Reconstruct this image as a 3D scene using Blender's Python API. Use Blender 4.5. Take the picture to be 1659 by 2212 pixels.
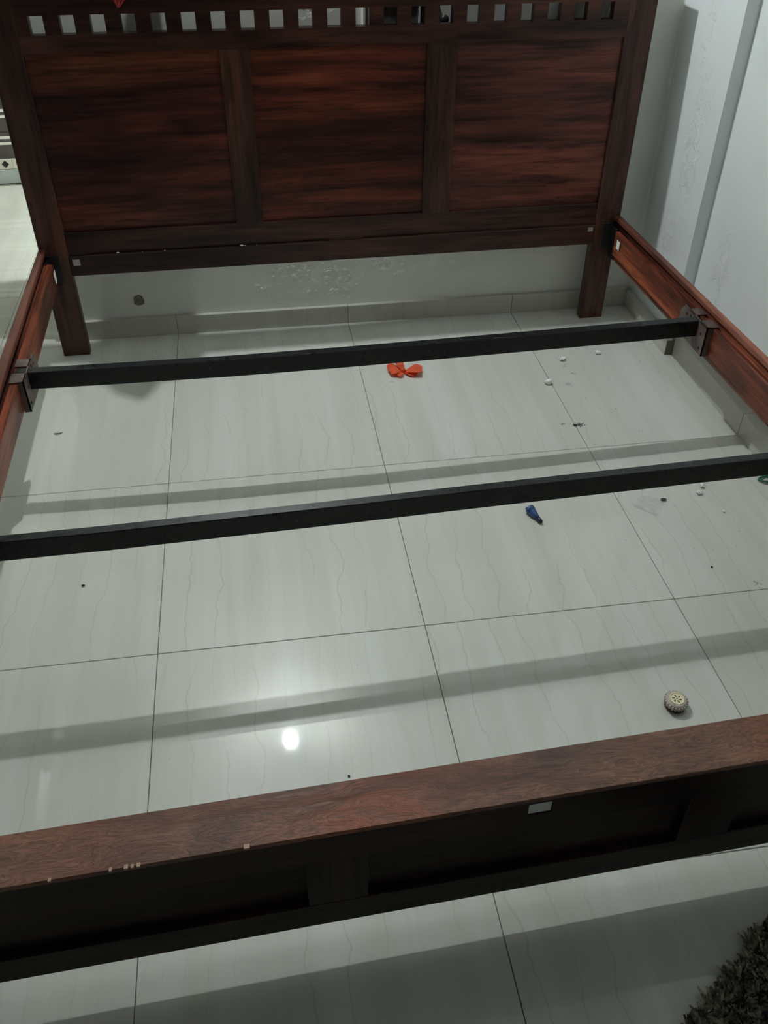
import bpy, bmesh, math, random
import numpy as np
from mathutils import Vector, Matrix, noise

random.seed(7)
for o in list(bpy.data.objects):
    bpy.data.objects.remove(o, do_unlink=True)
SC = bpy.context.scene
COL = SC.collection

# ------------------------------------------------------------------ camera
cam_d = bpy.data.cameras.new('camera')
cam = bpy.data.objects.new('camera', cam_d)
COL.objects.link(cam)
cam_d.sensor_fit = 'HORIZONTAL'
cam_d.sensor_width = 36.0
cam_d.lens = 36.0 * 1903.145 / 1659.0
cam_d.clip_start = 0.01
CR = Matrix(((0.98896429, 0.09010507, -0.11760401),
             (-0.14808221, 0.62590017, -0.76571576),
             (0.0046135, 0.77468061, 0.63233588)))
cam.matrix_world = Matrix.Translation((0.29366704, -1.36708684, 1.47495533)) @ CR.to_4x4()
SC.camera = cam

# ------------------------------------------------------------------ view, world, lamps
SC.view_settings.view_transform = 'Standard'
SC.view_settings.look = 'None'
SC.view_settings.gamma = 1.0
SC.view_settings.use_curve_mapping = False
SC.view_settings.exposure = 0.0
W = bpy.data.worlds.new('night')
SC.world = W
W.use_nodes = True
W.node_tree.nodes['Background'].inputs[0].default_value = (0.55, 0.6, 0.62, 1)
W.node_tree.nodes['Background'].inputs[1].default_value = 0.03
LAMP = (0.2465, 1.400, 2.2455)          # the bulb high on the back wall
LAMP_STRENGTH = 3900.0
LAMP_COLOR = (0.93, 1.0, 1.0)
HALL_POWER = 100.0                     # ceiling light of the room beyond the doorway

# ------------------------------------------------------------------ materials
def new_mat(name):
    m = bpy.data.materials.new(name)
    m.use_nodes = True
    nt = m.node_tree
    return m, nt, nt.nodes['Principled BSDF']

def N(nt, t, **k):
    n = nt.nodes.new(t)
    for a, b in k.items():
        setattr(n, a, b)
    return n

def lk(nt, a, b):
    nt.links.new(a, b)

def coords(nt, scale=(1, 1, 1), rot=(0, 0, 0), loc=(0, 0, 0)):
    tc = N(nt, 'ShaderNodeTexCoord')
    mp = N(nt, 'ShaderNodeMapping')
    mp.inputs['Scale'].default_value = scale
    mp.inputs['Rotation'].default_value = rot
    mp.inputs['Location'].default_value = loc
    lk(nt, tc.outputs['Object'], mp.inputs[0])
    return mp.outputs[0]

def ntex(nt, vec, scale, detail=4, rough=.5, dist=0.0):
    n = N(nt, 'ShaderNodeTexNoise')
    lk(nt, vec, n.inputs['Vector'])
    n.inputs['Scale'].default_value = scale
    n.inputs['Detail'].default_value = detail
    n.inputs['Roughness'].default_value = rough
    n.inputs['Distortion'].default_value = dist
    return n.outputs['Fac']

def ramp(nt, fac, stops, interp='LINEAR'):
    r = N(nt, 'ShaderNodeValToRGB')
    lk(nt, fac, r.inputs[0])
    cr = r.color_ramp
    cr.interpolation = interp
    while len(cr.elements) < len(stops):
        cr.elements.new(0.5)
    for e, (p, c) in zip(cr.elements, stops):
        e.position = p
        e.color = (*c, 1) if len(c) == 3 else c
    return r.outputs[0]

def mixc(nt, fac, a, b, mode='MIX'):
    m = N(nt, 'ShaderNodeMix', data_type='RGBA', blend_type=mode)
    for sock, v in ((m.inputs[0], fac), (m.inputs[6], a), (m.inputs[7], b)):
        if hasattr(v, 'node'):
            lk(nt, v, sock)
        elif isinstance(v, (int, float)):
            sock.default_value = v
        else:
            sock.default_value = (*v, 1)
    return m.outputs[2]

def math_n(nt, op, a, b=None, clamp=False):
    m = N(nt, 'ShaderNodeMath', operation=op, use_clamp=clamp)
    for i, v in enumerate((a, b)):
        if v is None:
            continue
        if hasattr(v, 'node'):
            lk(nt, v, m.inputs[i])
        else:
            m.inputs[i].default_value = v
    return m.outputs[0]

def bump(nt, bs, h, strength=.2, dist=.002):
    b = N(nt, 'ShaderNodeBump')
    b.inputs['Strength'].default_value = strength
    b.inputs['Distance'].default_value = dist
    lk(nt, h, b.inputs['Height'])
    lk(nt, b.outputs[0], bs.inputs['Normal'])

def plain(name, col, rough=.5, metal=0.0, coat=0.0, var=.12, scale=60, bmp=.1, **k):
    m, nt, bs = new_mat(name)
    v = coords(nt)
    f = ntex(nt, v, scale, 4)
    lo = tuple(c * (1 - var) for c in col)
    hi = tuple(min(1, c * (1 + var)) for c in col)
    lk(nt, ramp(nt, f, [(.3, lo), (.7, hi)]), bs.inputs['Base Color'])
    bs.inputs['Roughness'].default_value = rough
    bs.inputs['Metallic'].default_value = metal
    bs.inputs['Coat Weight'].default_value = coat
    if bmp:
        bump(nt, bs, f, bmp, .001)
    for a, b in k.items():
        bs.inputs[a].default_value = b
    return m

def wood(name, grain='X', dark=(.035, .012, .009), mid=(.085, .026, .018), light=(.22, .075, .035),
         swirl=.6, rough=.32, seed=0.0, coat=.35, contrast=1.0, pores=.0, freq=1.0):
    m, nt, bs = new_mat(name)
    f = freq
    sc = {'X': (.9, 9 * f, 11 * f), 'Y': (9 * f, .9, 11 * f), 'Z': (9 * f, 9 * f, .9)}[grain]
    fine = {'X': (5, 120, 160), 'Y': (120, 5, 160), 'Z': (140, 140, 5)}[grain]
    v = coords(nt, sc, loc=(seed, seed * 1.7, seed * .6))
    vd = coords(nt, (1, 1, 1), loc=(seed, 0, seed))
    broad = ntex(nt, v, .85, 7, .64, swirl)
    streak = ntex(nt, v, 3.4, 7, .68, swirl * 1.3)
    fi = ntex(nt, coords(nt, fine, loc=(seed, seed, seed)), 1.0, 3, .6, .3)
    c = ramp(nt, broad, [(.32, dark), (.5, mid), (.63, tuple(a * .6 + b * .4 for a, b in zip(mid, light))), (.76, light)])
    d = ramp(nt, streak, [(.38, (.30, .27, .27)), (.50, (1, 1, 1)), (.62, (1.25, 1.2, 1.15))])
    c = mixc(nt, .8 * contrast, c, d, 'MULTIPLY')
    fc = ramp(nt, fi, [(.35, (.6, .6, .6)), (.6, (1.15, 1.15, 1.15))])
    c = mixc(nt, .65, c, fc, 'MULTIPLY')
    # large tone drift along the piece
    dsc = {'X': (1.3, 4.5, 5.0), 'Y': (4.5, 1.3, 5.0), 'Z': (4.5, 4.5, 1.3)}[grain]
    dr = ntex(nt, coords(nt, dsc, loc=(seed * .7, seed, seed)), 1.0, 3, .55, .6)
    c = mixc(nt, .85, c, ramp(nt, dr, [(.36, (.30, .27, .30)), (.5, (.85, .82, .80)), (.64, (1.5, 1.4, 1.25))]), 'MULTIPLY')
    lk(nt, c, bs.inputs['Base Color'])
    bs.inputs['Coat Weight'].default_value = coat * .4
    bs.inputs['Coat Roughness'].default_value = .25
    bs.inputs['Specular IOR Level'].default_value = .2
    r = ramp(nt, fi, [(.3, (rough + .12,) * 3), (.7, (rough,) * 3)])
    lk(nt, r, bs.inputs['Roughness'])
    bump(nt, bs, fi, .25, .0008)
    return m

M = {}
M['wood_panel'] = wood('sheesham_panel', 'X', dark=(.034, .010, .008), mid=(.098, .023, .017), light=(.26, .08, .035), swirl=.5, seed=3.1)
M['wood_panel_b'] = wood('sheesham_panel_b', 'X', dark=(.034, .010, .008), mid=(.105, .023, .015), light=(.33, .10, .038), swirl=.55, seed=11.4)
M['wood_panel_c'] = wood('sheesham_panel_c', 'X', dark=(.042, .016, .014), mid=(.12, .036, .028), light=(.25, .09, .055), swirl=.4, seed=17.9)
M['wood_rail'] = wood('sheesham_crossgrain', 'X', dark=(.030, .013, .011), mid=(.065, .024, .018), light=(.13, .05, .03), swirl=.4, seed=5.0)
M['wood_post'] = wood('sheesham_upright', 'Z', dark=(.030, .014, .012), mid=(.07, .030, .022), light=(.15, .06, .038), swirl=.4, seed=8.0)
M['wood_side'] = wood('sheesham_side', 'Y', dark=(.06, .022, .016), mid=(.16, .052, .036), light=(.34, .12, .07), swirl=.5, seed=2.0, rough=.3)
M['wood_ledger'] = wood('sheesham_ledger', 'Y', dark=(.07, .020, .013), mid=(.20, .048, .026), light=(.45, .14, .062), swirl=.5, seed=6.0, rough=.32)

def wood_figured():
    """flat sawn top of the footboard: swirling figure, fine fibres, scuffs"""
    m, nt, bs = new_mat('sheesham_figured')
    v = coords(nt, (3.2, 11, 11))
    # warp
    wv = ntex(nt, coords(nt, (3.2, 8, 8), loc=(4, 2, 0)), 1.3, 3, .5)
    addv = N(nt, 'ShaderNodeVectorMath', operation='MULTIPLY_ADD')
    comb = N(nt, 'ShaderNodeCombineXYZ')
    lk(nt, wv, comb.inputs[0]); lk(nt, wv, comb.inputs[1]); lk(nt, wv, comb.inputs[2])
    lk(nt, comb.outputs[0], addv.inputs[0])
    addv.inputs[1].default_value = (1.3, 1.9, 1.9)
    lk(nt, v, addv.inputs[2])
    broad = ntex(nt, addv.outputs[0], .9, 4, .55, .6)
    fib = N(nt, 'ShaderNodeMapping')
    fib.inputs['Scale'].default_value = (3.2, 9, 9)
    lk(nt, addv.outputs[0], fib.inputs[0])
    fi = ntex(nt, fib.outputs[0], 2.6, 7, .75, .5)
    c = ramp(nt, broad, [(.28, (.070, .034, .026)), (.45, (.15, .070, .047)), (.57, (.20, .095, .062)), (.7, (.27, .095, .056)), (.82, (.17, .058, .036))])
    c = mixc(nt, .9, c, ramp(nt, fi, [(.36, (.38, .35, .33)), (.5, (.95, .95, .95)), (.62, (1.45, 1.42, 1.4))]), 'MULTIPLY')
    red = ntex(nt, coords(nt, (1, 1, 1), loc=(.7, 0, 0)), 2.6, 1)
    c = mixc(nt, ramp(nt, red, [(.45, (0, 0, 0)), (.65, (.6, .6, .6))]), c, mixc(nt, 1.0, c, (1.15, .62, .45), 'MULTIPLY'))
    lk(nt, c, bs.inputs['Base Color'])
    bs.inputs['Roughness'].default_value = .38
    bs.inputs['Coat Weight'].default_value = .06
    bs.inputs['Specular IOR Level'].default_value = .3
    bs.inputs['Coat Roughness'].default_value = .3
    bump(nt, bs, fi, .6, .0014)
    return m
M['wood_figured'] = wood_figured()

def tile_mat(name='glazed_tile', k=1.0):
    """vitrified tile, veins run away from the camera (Y); every tile its own piece of pattern"""
    m, nt, bs = new_mat(name)
    tc = N(nt, 'ShaderNodeTexCoord')
    oi = N(nt, 'ShaderNodeObjectInfo')
    off = N(nt, 'ShaderNodeVectorMath', operation='SCALE')
    comb = N(nt, 'ShaderNodeCombineXYZ')
    lk(nt, oi.outputs['Random'], comb.inputs[0]); lk(nt, oi.outputs['Random'], comb.inputs[1]); lk(nt, oi.outputs['Random'], comb.inputs[2])
    lk(nt, comb.outputs[0], off.inputs[0]); off.inputs['Scale'].default_value = 37.0
    add = N(nt, 'ShaderNodeVectorMath', operation='ADD')
    lk(nt, tc.outputs['Object'], add.inputs[0]); lk(nt, off.outputs[0], add.inputs[1])
    def mp(s):
        q = N(nt, 'ShaderNodeMapping'); q.inputs['Scale'].default_value = s
        lk(nt, add.outputs[0], q.inputs[0]); return q.outputs[0]
    bands = ntex(nt, mp((16, .55, 1)), 1.0, 3, .6)
    soft = ntex(nt, mp((4.5, .8, 1)), 1.0, 2, .5)
    sx = N(nt, 'ShaderNodeSeparateXYZ'); lk(nt, add.outputs[0], sx.inputs[0])
    gate = ntex(nt, mp((7, 1.6, 1)), 1.0, 2, .5)
    def lines(freq, amp, wsc, w0, seed):
        wq = N(nt, 'ShaderNodeMapping'); wq.inputs['Scale'].default_value = wsc; wq.inputs['Location'].default_value = (seed, seed, 0)
        lk(nt, add.outputs[0], wq.inputs[0])
        warp = ntex(nt, wq.outputs[0], 1.0, 6, .55)
        xx = math_n(nt, 'ADD', math_n(nt, 'MULTIPLY', sx.outputs['X'], freq), math_n(nt, 'MULTIPLY', warp, amp))
        fr = math_n(nt, 'FRACT', xx)
        d = math_n(nt, 'ABSOLUTE', math_n(nt, 'SUBTRACT', fr, .5))
        return ramp(nt, d, [(0.0, (1, 1, 1)), (w0, (.55, .55, .55)), (w0 * 2.6, (0, 0, 0))])
    vein = lines(15.0, 2.4, (2.2, 2.8, 1), .014, 0)
    vein2 = lines(26.0, 3.2, (2.5, 2.4, 1), .014, 8)
    base = ramp(nt, bands, [(.3, (.60, .60, .545)), (.5, (.63, .635, .58)), (.7, (.665, .675, .63))])
    base = mixc(nt, .5, base, ramp(nt, soft, [(.35, (.95, .93, .91)), (.65, (1.02, 1.03, 1.04))]), 'MULTIPLY')
    g = ramp(nt, gate, [(.44, (0, 0, 0)), (.56, (1, 1, 1))])
    g2 = ramp(nt, gate, [(.36, (.55, .55, .55)), (.46, (0, 0, 0))])
    vm = math_n(nt, 'MAXIMUM', math_n(nt, 'MULTIPLY', vein, g), math_n(nt, 'MULTIPLY', vein2, g2))
    c = mixc(nt, math_n(nt, 'MULTIPLY', vm, .34), base, (.33, .32, .26))
    if k != 1.0:
        c = mixc(nt, 1.0, c, (k, k * .98, k * .93), 'MULTIPLY')
    lk(nt, c, bs.inputs['Base Color'])
    sm = ntex(nt, coords(nt), 5.0, 4, .6)
    lk(nt, ramp(nt, sm, [(.3, (.34,) * 3), (.7, (.42,) * 3)]), bs.inputs['Roughness'])
    bs.inputs['Coat Weight'].default_value = .7
    bs.inputs['Coat Roughness'].default_value = .03
    bs.inputs['Specular IOR Level'].default_value = .3
    return m
M['tile'] = tile_mat()
M['skirt_tile'] = tile_mat('skirting_tile', .86)
M['grout'] = plain('grout', (.16, .15, .12), .8)

def wall_mat(name, col, patches, fl=.5):
    """painted plaster with peeling, blistered patches where listed: (x, y, z, radius)"""
    m, nt, bs = new_mat(name)
    v = coords(nt)
    n1 = ntex(nt, v, 3.0, 4, .55)
    n2 = ntex(nt, v, 22.0, 6, .65, .5)
    n3 = ntex(nt, v, 90.0, 4, .6)
    c = ramp(nt, n1, [(.3, tuple(a * .95 for a in col)), (.7, tuple(min(1, a * 1.03) for a in col))])
    mask = None
    for (x, y, z, r, sx, sy, sz) in patches:
        q = N(nt, 'ShaderNodeMapping', vector_type='POINT')
        tc = N(nt, 'ShaderNodeTexCoord')
        sub = N(nt, 'ShaderNodeVectorMath', operation='SUBTRACT')
        lk(nt, tc.outputs['Object'], sub.inputs[0]); sub.inputs[1].default_value = (x, y, z)
        mul = N(nt, 'ShaderNodeVectorMath', operation='MULTIPLY')
        lk(nt, sub.outputs[0], mul.inputs[0]); mul.inputs[1].default_value = (sx, sy, sz)
        ln = N(nt, 'ShaderNodeVectorMath', operation='LENGTH')
        lk(nt, mul.outputs[0], ln.inputs[0])
        mm = math_n(nt, 'SUBTRACT', 1.0, math_n(nt, 'DIVIDE', ln.outputs['Value'], r), clamp=True)
        mask = mm if mask is None else math_n(nt, 'MAXIMUM', mask, mm)
        nt.nodes.remove(q)
    h = math_n(nt, 'MULTIPLY', n3, .06)
    if mask is not None:
        fl_ = math_n(nt, 'ADD', math_n(nt, 'MULTIPLY', mask, .10), n2)
        chips = ramp(nt, fl_, [(.58, (0, 0, 0)), (.62, (1, 1, 1)), (.66, (.7, .7, .7))])
        gate = math_n(nt, 'MULTIPLY', mask, 2.0, clamp=True)
        chips = math_n(nt, 'MULTIPLY', chips, gate)
        c = mixc(nt, math_n(nt, 'MULTIPLY', chips, fl), c, tuple(min(1, a * 1.22) for a in col))
        h = math_n(nt, 'ADD', h, chips)
    lk(nt, c, bs.inputs['Base Color'])
    bs.inputs['Roughness'].default_value = .55
    bump(nt, bs, h, .55, .004)
    return m
WALLC = (.79, .795, .735)
M['wall_back'] = wall_mat('painted_plaster_back', WALLC, [(.50, 1.5, .20, .30, 1, .2, 2.3), (.72, 1.5, .19, .13, 1, .2, 2), (.9, 1.5, .2, .10, 1, .2, 2),
                                                          (.50, 1.5, 1.0, .12, 1, .2, 1), (1.4, 1.5, 1.0, .12, 1, .2, 1)])
M['wall_right'] = wall_mat('painted_plaster_right', (.80, .84, .85), [(1.66, 1.27, .66, .26, 1, 3.2, 1), (1.66, 1.30, .30, .22, 1, 3.0, 1), (1.66, 1.33, .95, .14, 1, 3, 1.2),
                                                                       (1.69, 1.0, .35, .12, 1, 2, .6)], .35)
M['ceiling'] = plain('grey_ceiling', (.46, .46, .44), .8)
M['hall_wall'] = plain('hall_wall_paint', (.7, .72, .68), .8)
M['steel'] = None

def steel_mat():
    m, nt, bs = new_mat('black_painted_steel')
    v = coords(nt, (1, 1, 1))
    n1 = ntex(nt, coords(nt, (2, 20, 20)), 3.0, 5, .65)
    n2 = ntex(nt, v, 30.0, 5, .6)
    n3 = ntex(nt, coords(nt, (14, 120, 120), loc=(3, 1, 0)), 1.0, 3, .6)
    geo = N(nt, 'ShaderNodeNewGeometry')
    sep = N(nt, 'ShaderNodeSeparateXYZ')
    lk(nt, geo.outputs['Normal'], sep.inputs[0])
    # dust settled on upward faces (true colour of the dusty top flange)
    top = ramp(nt, sep.outputs['Z'], [(.6, (0, 0, 0)), (.9, (1, 1, 1))])
    dust = ramp(nt, n1, [(.35, (.25, .25, .25)), (.65, (.8, .8, .8))])
    c = mixc(nt, math_n(nt, 'MULTIPLY', top, dust), (.0045, .005, .005), (.012, .014, .014))
    scr = ramp(nt, n3, [(.68, (0, 0, 0)), (.72, (.7, .7, .7))])
    c = mixc(nt, math_n(nt, 'MULTIPLY', scr, top), c, (.15, .16, .155))
    bs.inputs['Specular IOR Level'].default_value = .3
    lk(nt, c, bs.inputs['Base Color'])
    bs.inputs['Metallic'].default_value = 0
    lk(nt, ramp(nt, n2, [(.3, (.24,) * 3), (.7, (.38,) * 3)]), bs.inputs['Roughness'])
    bump(nt, bs, n2, .1, .0005)
    return m
M['steel'] = steel_mat()
M['hanger'] = plain('brown_painted_steel', (.10, .068, .058), .45, .0, var=.35, scale=35, bmp=.3)
M['black_metal'] = plain('black_bracket', (.012, .012, .012), .4)
M['hole'] = plain('screw_hole_dark', (.006, .006, .006), .9)
M['paper'] = plain('white_paper', (.88, .88, .86), .8, var=.06)
M['sticker'] = plain('aged_white_sticker', (.42, .40, .38), .7, var=.2, scale=120)
M['plate'] = plain('pale_slot_plate', (.86, .88, .90), .5, .0, var=.04)

# ------------------------------------------------------------------ mesh helpers
def box(bm, x0, x1, y0, y1, z0, z1, bev=0.0, seg=1, skew=None):
    """axis box; skew(v) may move its corners"""
    vs = [bm.verts.new((x, y, z)) for x in (x0, x1) for y in (y0, y1) for z in (z0, z1)]
    if skew:
        for v in vs:
            v.co = Vector(skew(v.co))
    idx = ((0, 1, 3, 2), (4, 6, 7, 5), (0, 4, 5, 1), (2, 3, 7, 6), (0, 2, 6, 4), (1, 5, 7, 3))
    fs = [bm.faces.new([vs[i] for i in f]) for f in idx]
    if bev:
        es = list({e for f in fs for e in f.edges})
        bmesh.ops.bevel(bm, geom=es, offset=bev, segments=seg, profile=.5, affect='EDGES')
    return bm

def finish(bm, smooth=False):
    bmesh.ops.recalc_face_normals(bm, faces=bm.faces[:])
    if smooth:
        for f in bm.faces:
            f.smooth = True

def mesh_obj(name, bm, mat, parent=None, label=None, smooth=False, rel=None):
    finish(bm, smooth)
    me = bpy.data.meshes.new(name)
    if rel is not None:
        bmesh.ops.translate(bm, verts=bm.verts[:], vec=-Vector(rel))
    bm.to_mesh(me)
    bm.free()
    o = bpy.data.objects.new(name, me)
    if mat is not None:
        me.materials.append(mat)
    COL.objects.link(o)
    if parent is not None:
        o.parent = parent
        # vertices are in world coordinates: cancel the place of the thing
        base = parent
        off = Vector((0, 0, 0))
        while base is not None:
            off = off + Vector(base.location)
            base = base.parent
        o.location = -off
    elif rel is not None:
        o.location = rel
    if label:
        o['label'] = label
    return o

def thing(name, label, cat, loc, group=None):
    o = bpy.data.objects.new(name, None)
    o.empty_display_size = .05
    COL.objects.link(o)
    o.location = loc
    o['label'] = label
    o['category'] = cat
    if group:
        o['group'] = group
    return o

def tag(o, label, cat, group=None):
    o['label'] = label
    o['category'] = cat
    if group:
        o['group'] = group
    return o

def struct(o, kind='structure'):
    o['kind'] = kind
    return o

def B(*a, **k):
    return box(bmesh.new(), *a, **k)

# ------------------------------------------------------------------ the setting
WB = 1.515            # face of the back wall
XA, XB, YJ = 1.655, 1.695, 1.145   # right wall: near-corner pier, recessed stretch, jog
CEIL = 2.85
Y0, X0 = -2.9, -2.3

# floor: a bed of grout with separately laid tiles
fl = mesh_obj('floor', B(-2.45, 2.45, -3.15, 3.30, -.06, -.0035), M['grout'])
struct(fl)
TW, TD = .6, .6269
def tile_mesh():
    bm = B(-TW / 2 + .0008, TW / 2 - .0008, -TD / 2 + .0008, TD / 2 - .0008, -.010, 0, bev=.0008)
    finish(bm)
    me = bpy.data.meshes.new('tile')
    bm.to_mesh(me); bm.free()
    me.materials.append(M['tile'])
    return me
tm = tile_mesh()
for i in range(-4, 4):
    for j in range(-5, 5):
        if i == 3 and j < 2:
            continue
        o = bpy.data.objects.new('tile', tm)
        COL.objects.link(o)
        o.parent = fl
        o.location = ((i + .5) * TW, (j + .5) * TD, 0)

# back wall: two lengths either side of the doorway, plus the lintel
wb = B(-.40, XA, WB, WB + .15, 0, CEIL)
WBO = struct(mesh_obj('wall_back', wb, M['wall_back']))
wl = B(X0, -1.35, WB, WB + .15, 0, CEIL)
struct(mesh_obj('wall_back', wl, M['wall_back']))
struct(mesh_obj('wall_back', B(-1.35, -.40, WB, WB + .15, 2.05, CEIL), M['wall_back']))
# right wall: pier by the corner and the recessed stretch behind it
WRO = struct(mesh_obj('wall_right', B(XA, XA + .2, YJ, WB + .15, 0, CEIL, bev=.0), M['wall_right']))
struct(mesh_obj('wall_right', B(XB, XB + .16, Y0, YJ, 0, CEIL), M['wall_right']))
struct(mesh_obj('wall_left', B(X0 - .15, X0, Y0, 3.2, 0, CEIL), M['hall_wall']))
M['dim_wall'] = plain('dim_painted_wall', (.10, .095, .08), .7)
struct(mesh_obj('wall_front', B(X0 - .15, XB + .16, Y0 - .15, Y0, 0, CEIL), M['dim_wall']))
struct(mesh_obj('ceiling', B(X0 - .15, 2.45, Y0 - .15, 3.35, CEIL, CEIL + .1), M['ceiling']))
struct(mesh_obj('wall_hall', B(-.40, -.25, WB + .15, 2.06, 0, CEIL), M['hall_wall']))
struct(mesh_obj('wall_hall', B(2.3, 2.45, WB + .15, 3.2, 0, CEIL), M['ceiling']))
struct(mesh_obj('wall_back', B(XA + .2, 2.45, WB, WB + .15, 0, CEIL), M['ceiling']))

def skirting(name, x0, x1, y0, y1, h, cuts, axis):
    """skirting of single tile lengths with a hairline joint"""
    root = mesh_obj(name, B(x0 + (.001 if axis == 'y' else 0), x1, y0 + (.001 if axis == 'x' else 0), y1, 0, h - .002), M['grout'])
    struct(root)
    lim = [x0, *cuts, x1] if axis == 'x' else [y0, *cuts, y1]
    for a, b in zip(lim[:-1], lim[1:]):
        if axis == 'x':
            bm = B(a + .0007, b - .0007, y0 - .001, y1, 0, h, bev=.0012)
        else:
            bm = B(x0 - .001, x1, a + .0007, b - .0007, 0, h, bev=.0012)
        mesh_obj('skirting_tile', bm, M['skirt_tile'], root)
    return root
skirting('baseboard_back', -.40, 1.634, 1.499, WB, .067, [0.0, .6, 1.2], 'x')
skirting('baseboard_right', 1.634, XA, YJ - .028, WB, .056, [1.254], 'y')
skirting('baseboard_right', 1.662, XB, Y0, YJ - .028, .076, [-1.9, -1.254, -.627, 0, .627], 'y')

# plaster fillet left rough along the inner corner, chipped edge on the jog
bm = bmesh.new()
rows = []
nz = 90
for k in range(nz + 1):
    z = .07 + k * (2.6 / nz)
    a = .0035 + .0045 * max(0, noise.noise(Vector((1, 2, z * 14)))) + .002 * random.random()
    b = .003 + .004 * max(0, noise.noise(Vector((5, 2, z * 11))))
    rows.append([bm.verts.new((XA, WB - a * 1.6, z)), bm.verts.new((XA - b * .6, WB - a * .7, z)), bm.verts.new((XA - b * 1.6, WB, z))])
for r0, r1 in zip(rows[:-1], rows[1:]):
    for q in range(2):
        bm.faces.new((r0[q], r1[q], r1[q + 1], r0[q + 1]))
struct(mesh_obj('trim_1', bm, M['paper']))

# lumps of peeled paint on the two walls: raised flakes joined in one piece of stuff
def flakes(par, name, spots, n_axis, wall, mat, n, size):
    bm = bmesh.new()
    rnd = random.Random(4)
    for (a, z, ra, rz, cnt) in spots:
        for _ in range(cnt):
            aa = a + rnd.gauss(0, ra * .5)
            zz = z + rnd.gauss(0, rz * .5)
            s = size * rnd.uniform(.3, 1.0)
            k = rnd.randint(5, 7)
            ph = rnd.random() * 6
            ring, top = [], []
            for i in range(k):
                t = ph + i * 2 * math.pi / k
                r = s * rnd.uniform(.55, 1.2)
                da, dz = r * math.cos(t) * rnd.uniform(.6, 1.4), r * math.sin(t) * .8
                ring.append((aa + da, zz + dz, 0.0)); top.append((aa + da * .6, zz + dz * .6, s * rnd.uniform(.05, .16)))
            def P(p):
                return (p[0], wall - p[2], p[1]) if n_axis == 'y' else (wall - p[2], p[0], p[1])
            rv = [bm.verts.new(P(p)) for p in ring]; tv = [bm.verts.new(P(p)) for p in top]
            for i in range(k):
                bm.faces.new((rv[i], rv[(i + 1) % k], tv[(i + 1) % k], tv[i]))
            bm.faces.new(tv)
    o = mesh_obj(name, bm, mat, par)
    o['kind'] = 'stuff'
    return o
M['flake'] = plain('loose_white_paint', (.83, .835, .78), .6, var=.05)
M['flake_r'] = plain('loose_white_paint_r', (.74, .76, .75), .6, var=.05)
o = flakes(WBO, 'paint_flakes', [(.42, .22, .10, .03, 28), (.52, .18, .12, .05, 40), (.55, .12, .08, .03, 10), (.74, .22, .06, .03, 14), (.78, .17, .03, .01, 6), (.93, .215, .03, .012, 7), (.33, .15, .06, .01, 6), (.50, 1.0, .02, .02, 5)],
           'y', WB, M['flake'], 0, .011)
o = flakes(WRO, 'paint_flakes', [(1.30, .62, .03, .16, 26), (1.32, .86, .02, .06, 8), (1.34, .42, .02, .03, 10), (1.30, .36, .02, .05, 9), (1.24, .50, .02, .2, 10)], 'x', XA, M['flake_r'], 0, .006)

# chipped hole in the plaster at the left, under the headboard
bm = bmesh.new()
rnd = random.Random(9)
cx, cz = -.116, .128
outer = [(cx + (.016 + .006 * rnd.random()) * math.cos(t * math.pi / 5), cz + (.018 + .008 * rnd.random()) * math.sin(t * math.pi / 5)) for t in range(10)]
ov = [bm.verts.new((x, WB - .0012, z)) for x, z in outer]
iv = [bm.verts.new((cx + (x - cx) * .55, WB - .0035 - .001 * rnd.random(), cz + (z - cz) * .55)) for x, z in outer]
for i in range(10):
    bm.faces.new((ov[i], ov[(i + 1) % 10], iv[(i + 1) % 10], iv[i]))
bm.faces.new(iv)
M['cement'] = plain('bare_cement', (.20, .18, .14), .9, var=.5, scale=160, bmp=.5)
mesh_obj('plaster_chip', bm, M['cement'], WBO, 'chipped spot of bare cement')

# things on the wall behind the headboard, seen through its holes
t = thing('wall_board', 'dark framed board on the wall behind the middle headboard holes', 'board', (.78, WB, .86))
M['board'] = plain('worn_dark_board', (.13, .12, .12), .5, var=.6, scale=40)
mesh_obj('board', B(.705, .862, WB - .012, WB, .86, 1.05, bev=.001), M['board'], t)
for z in (.862, 1.012):
    mesh_obj('frame_rail', B(.70, .867, WB - .016, WB - .001, z, z + .008, bev=.001), M['paper'], t)
mesh_obj('frame_post', B(.828, .833, WB - .015, WB - .001, .86, 1.05), M['paper'], t)
t = thing('conduit', 'white vertical conduit on the wall behind the headboard', 'conduit', (.675, WB, .75))
mesh_obj('channel', B(.662, .672, WB - .014, WB, .75, 1.055, bev=.002), M['paper'], t)
mesh_obj('cover_strip', B(.676, .690, WB - .008, WB, .75, 1.055, bev=.001), M['sticker'], t)
bm = bmesh.new()
bmesh.ops.create_uvsphere(bm, u_segments=14, v_segments=8, radius=.013)
bmesh.ops.transform(bm, matrix=Matrix.Translation((.908, WB - .008, .958)) @ Matrix.Diagonal((1, .6, 1, 1)), verts=bm.verts[:])
tag(mesh_obj('wall_hook', bm, M['black_metal'], smooth=True, rel=(.908, WB, .958)), 'small round black hook on the wall, seen through a headboard hole', 'hook')

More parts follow.
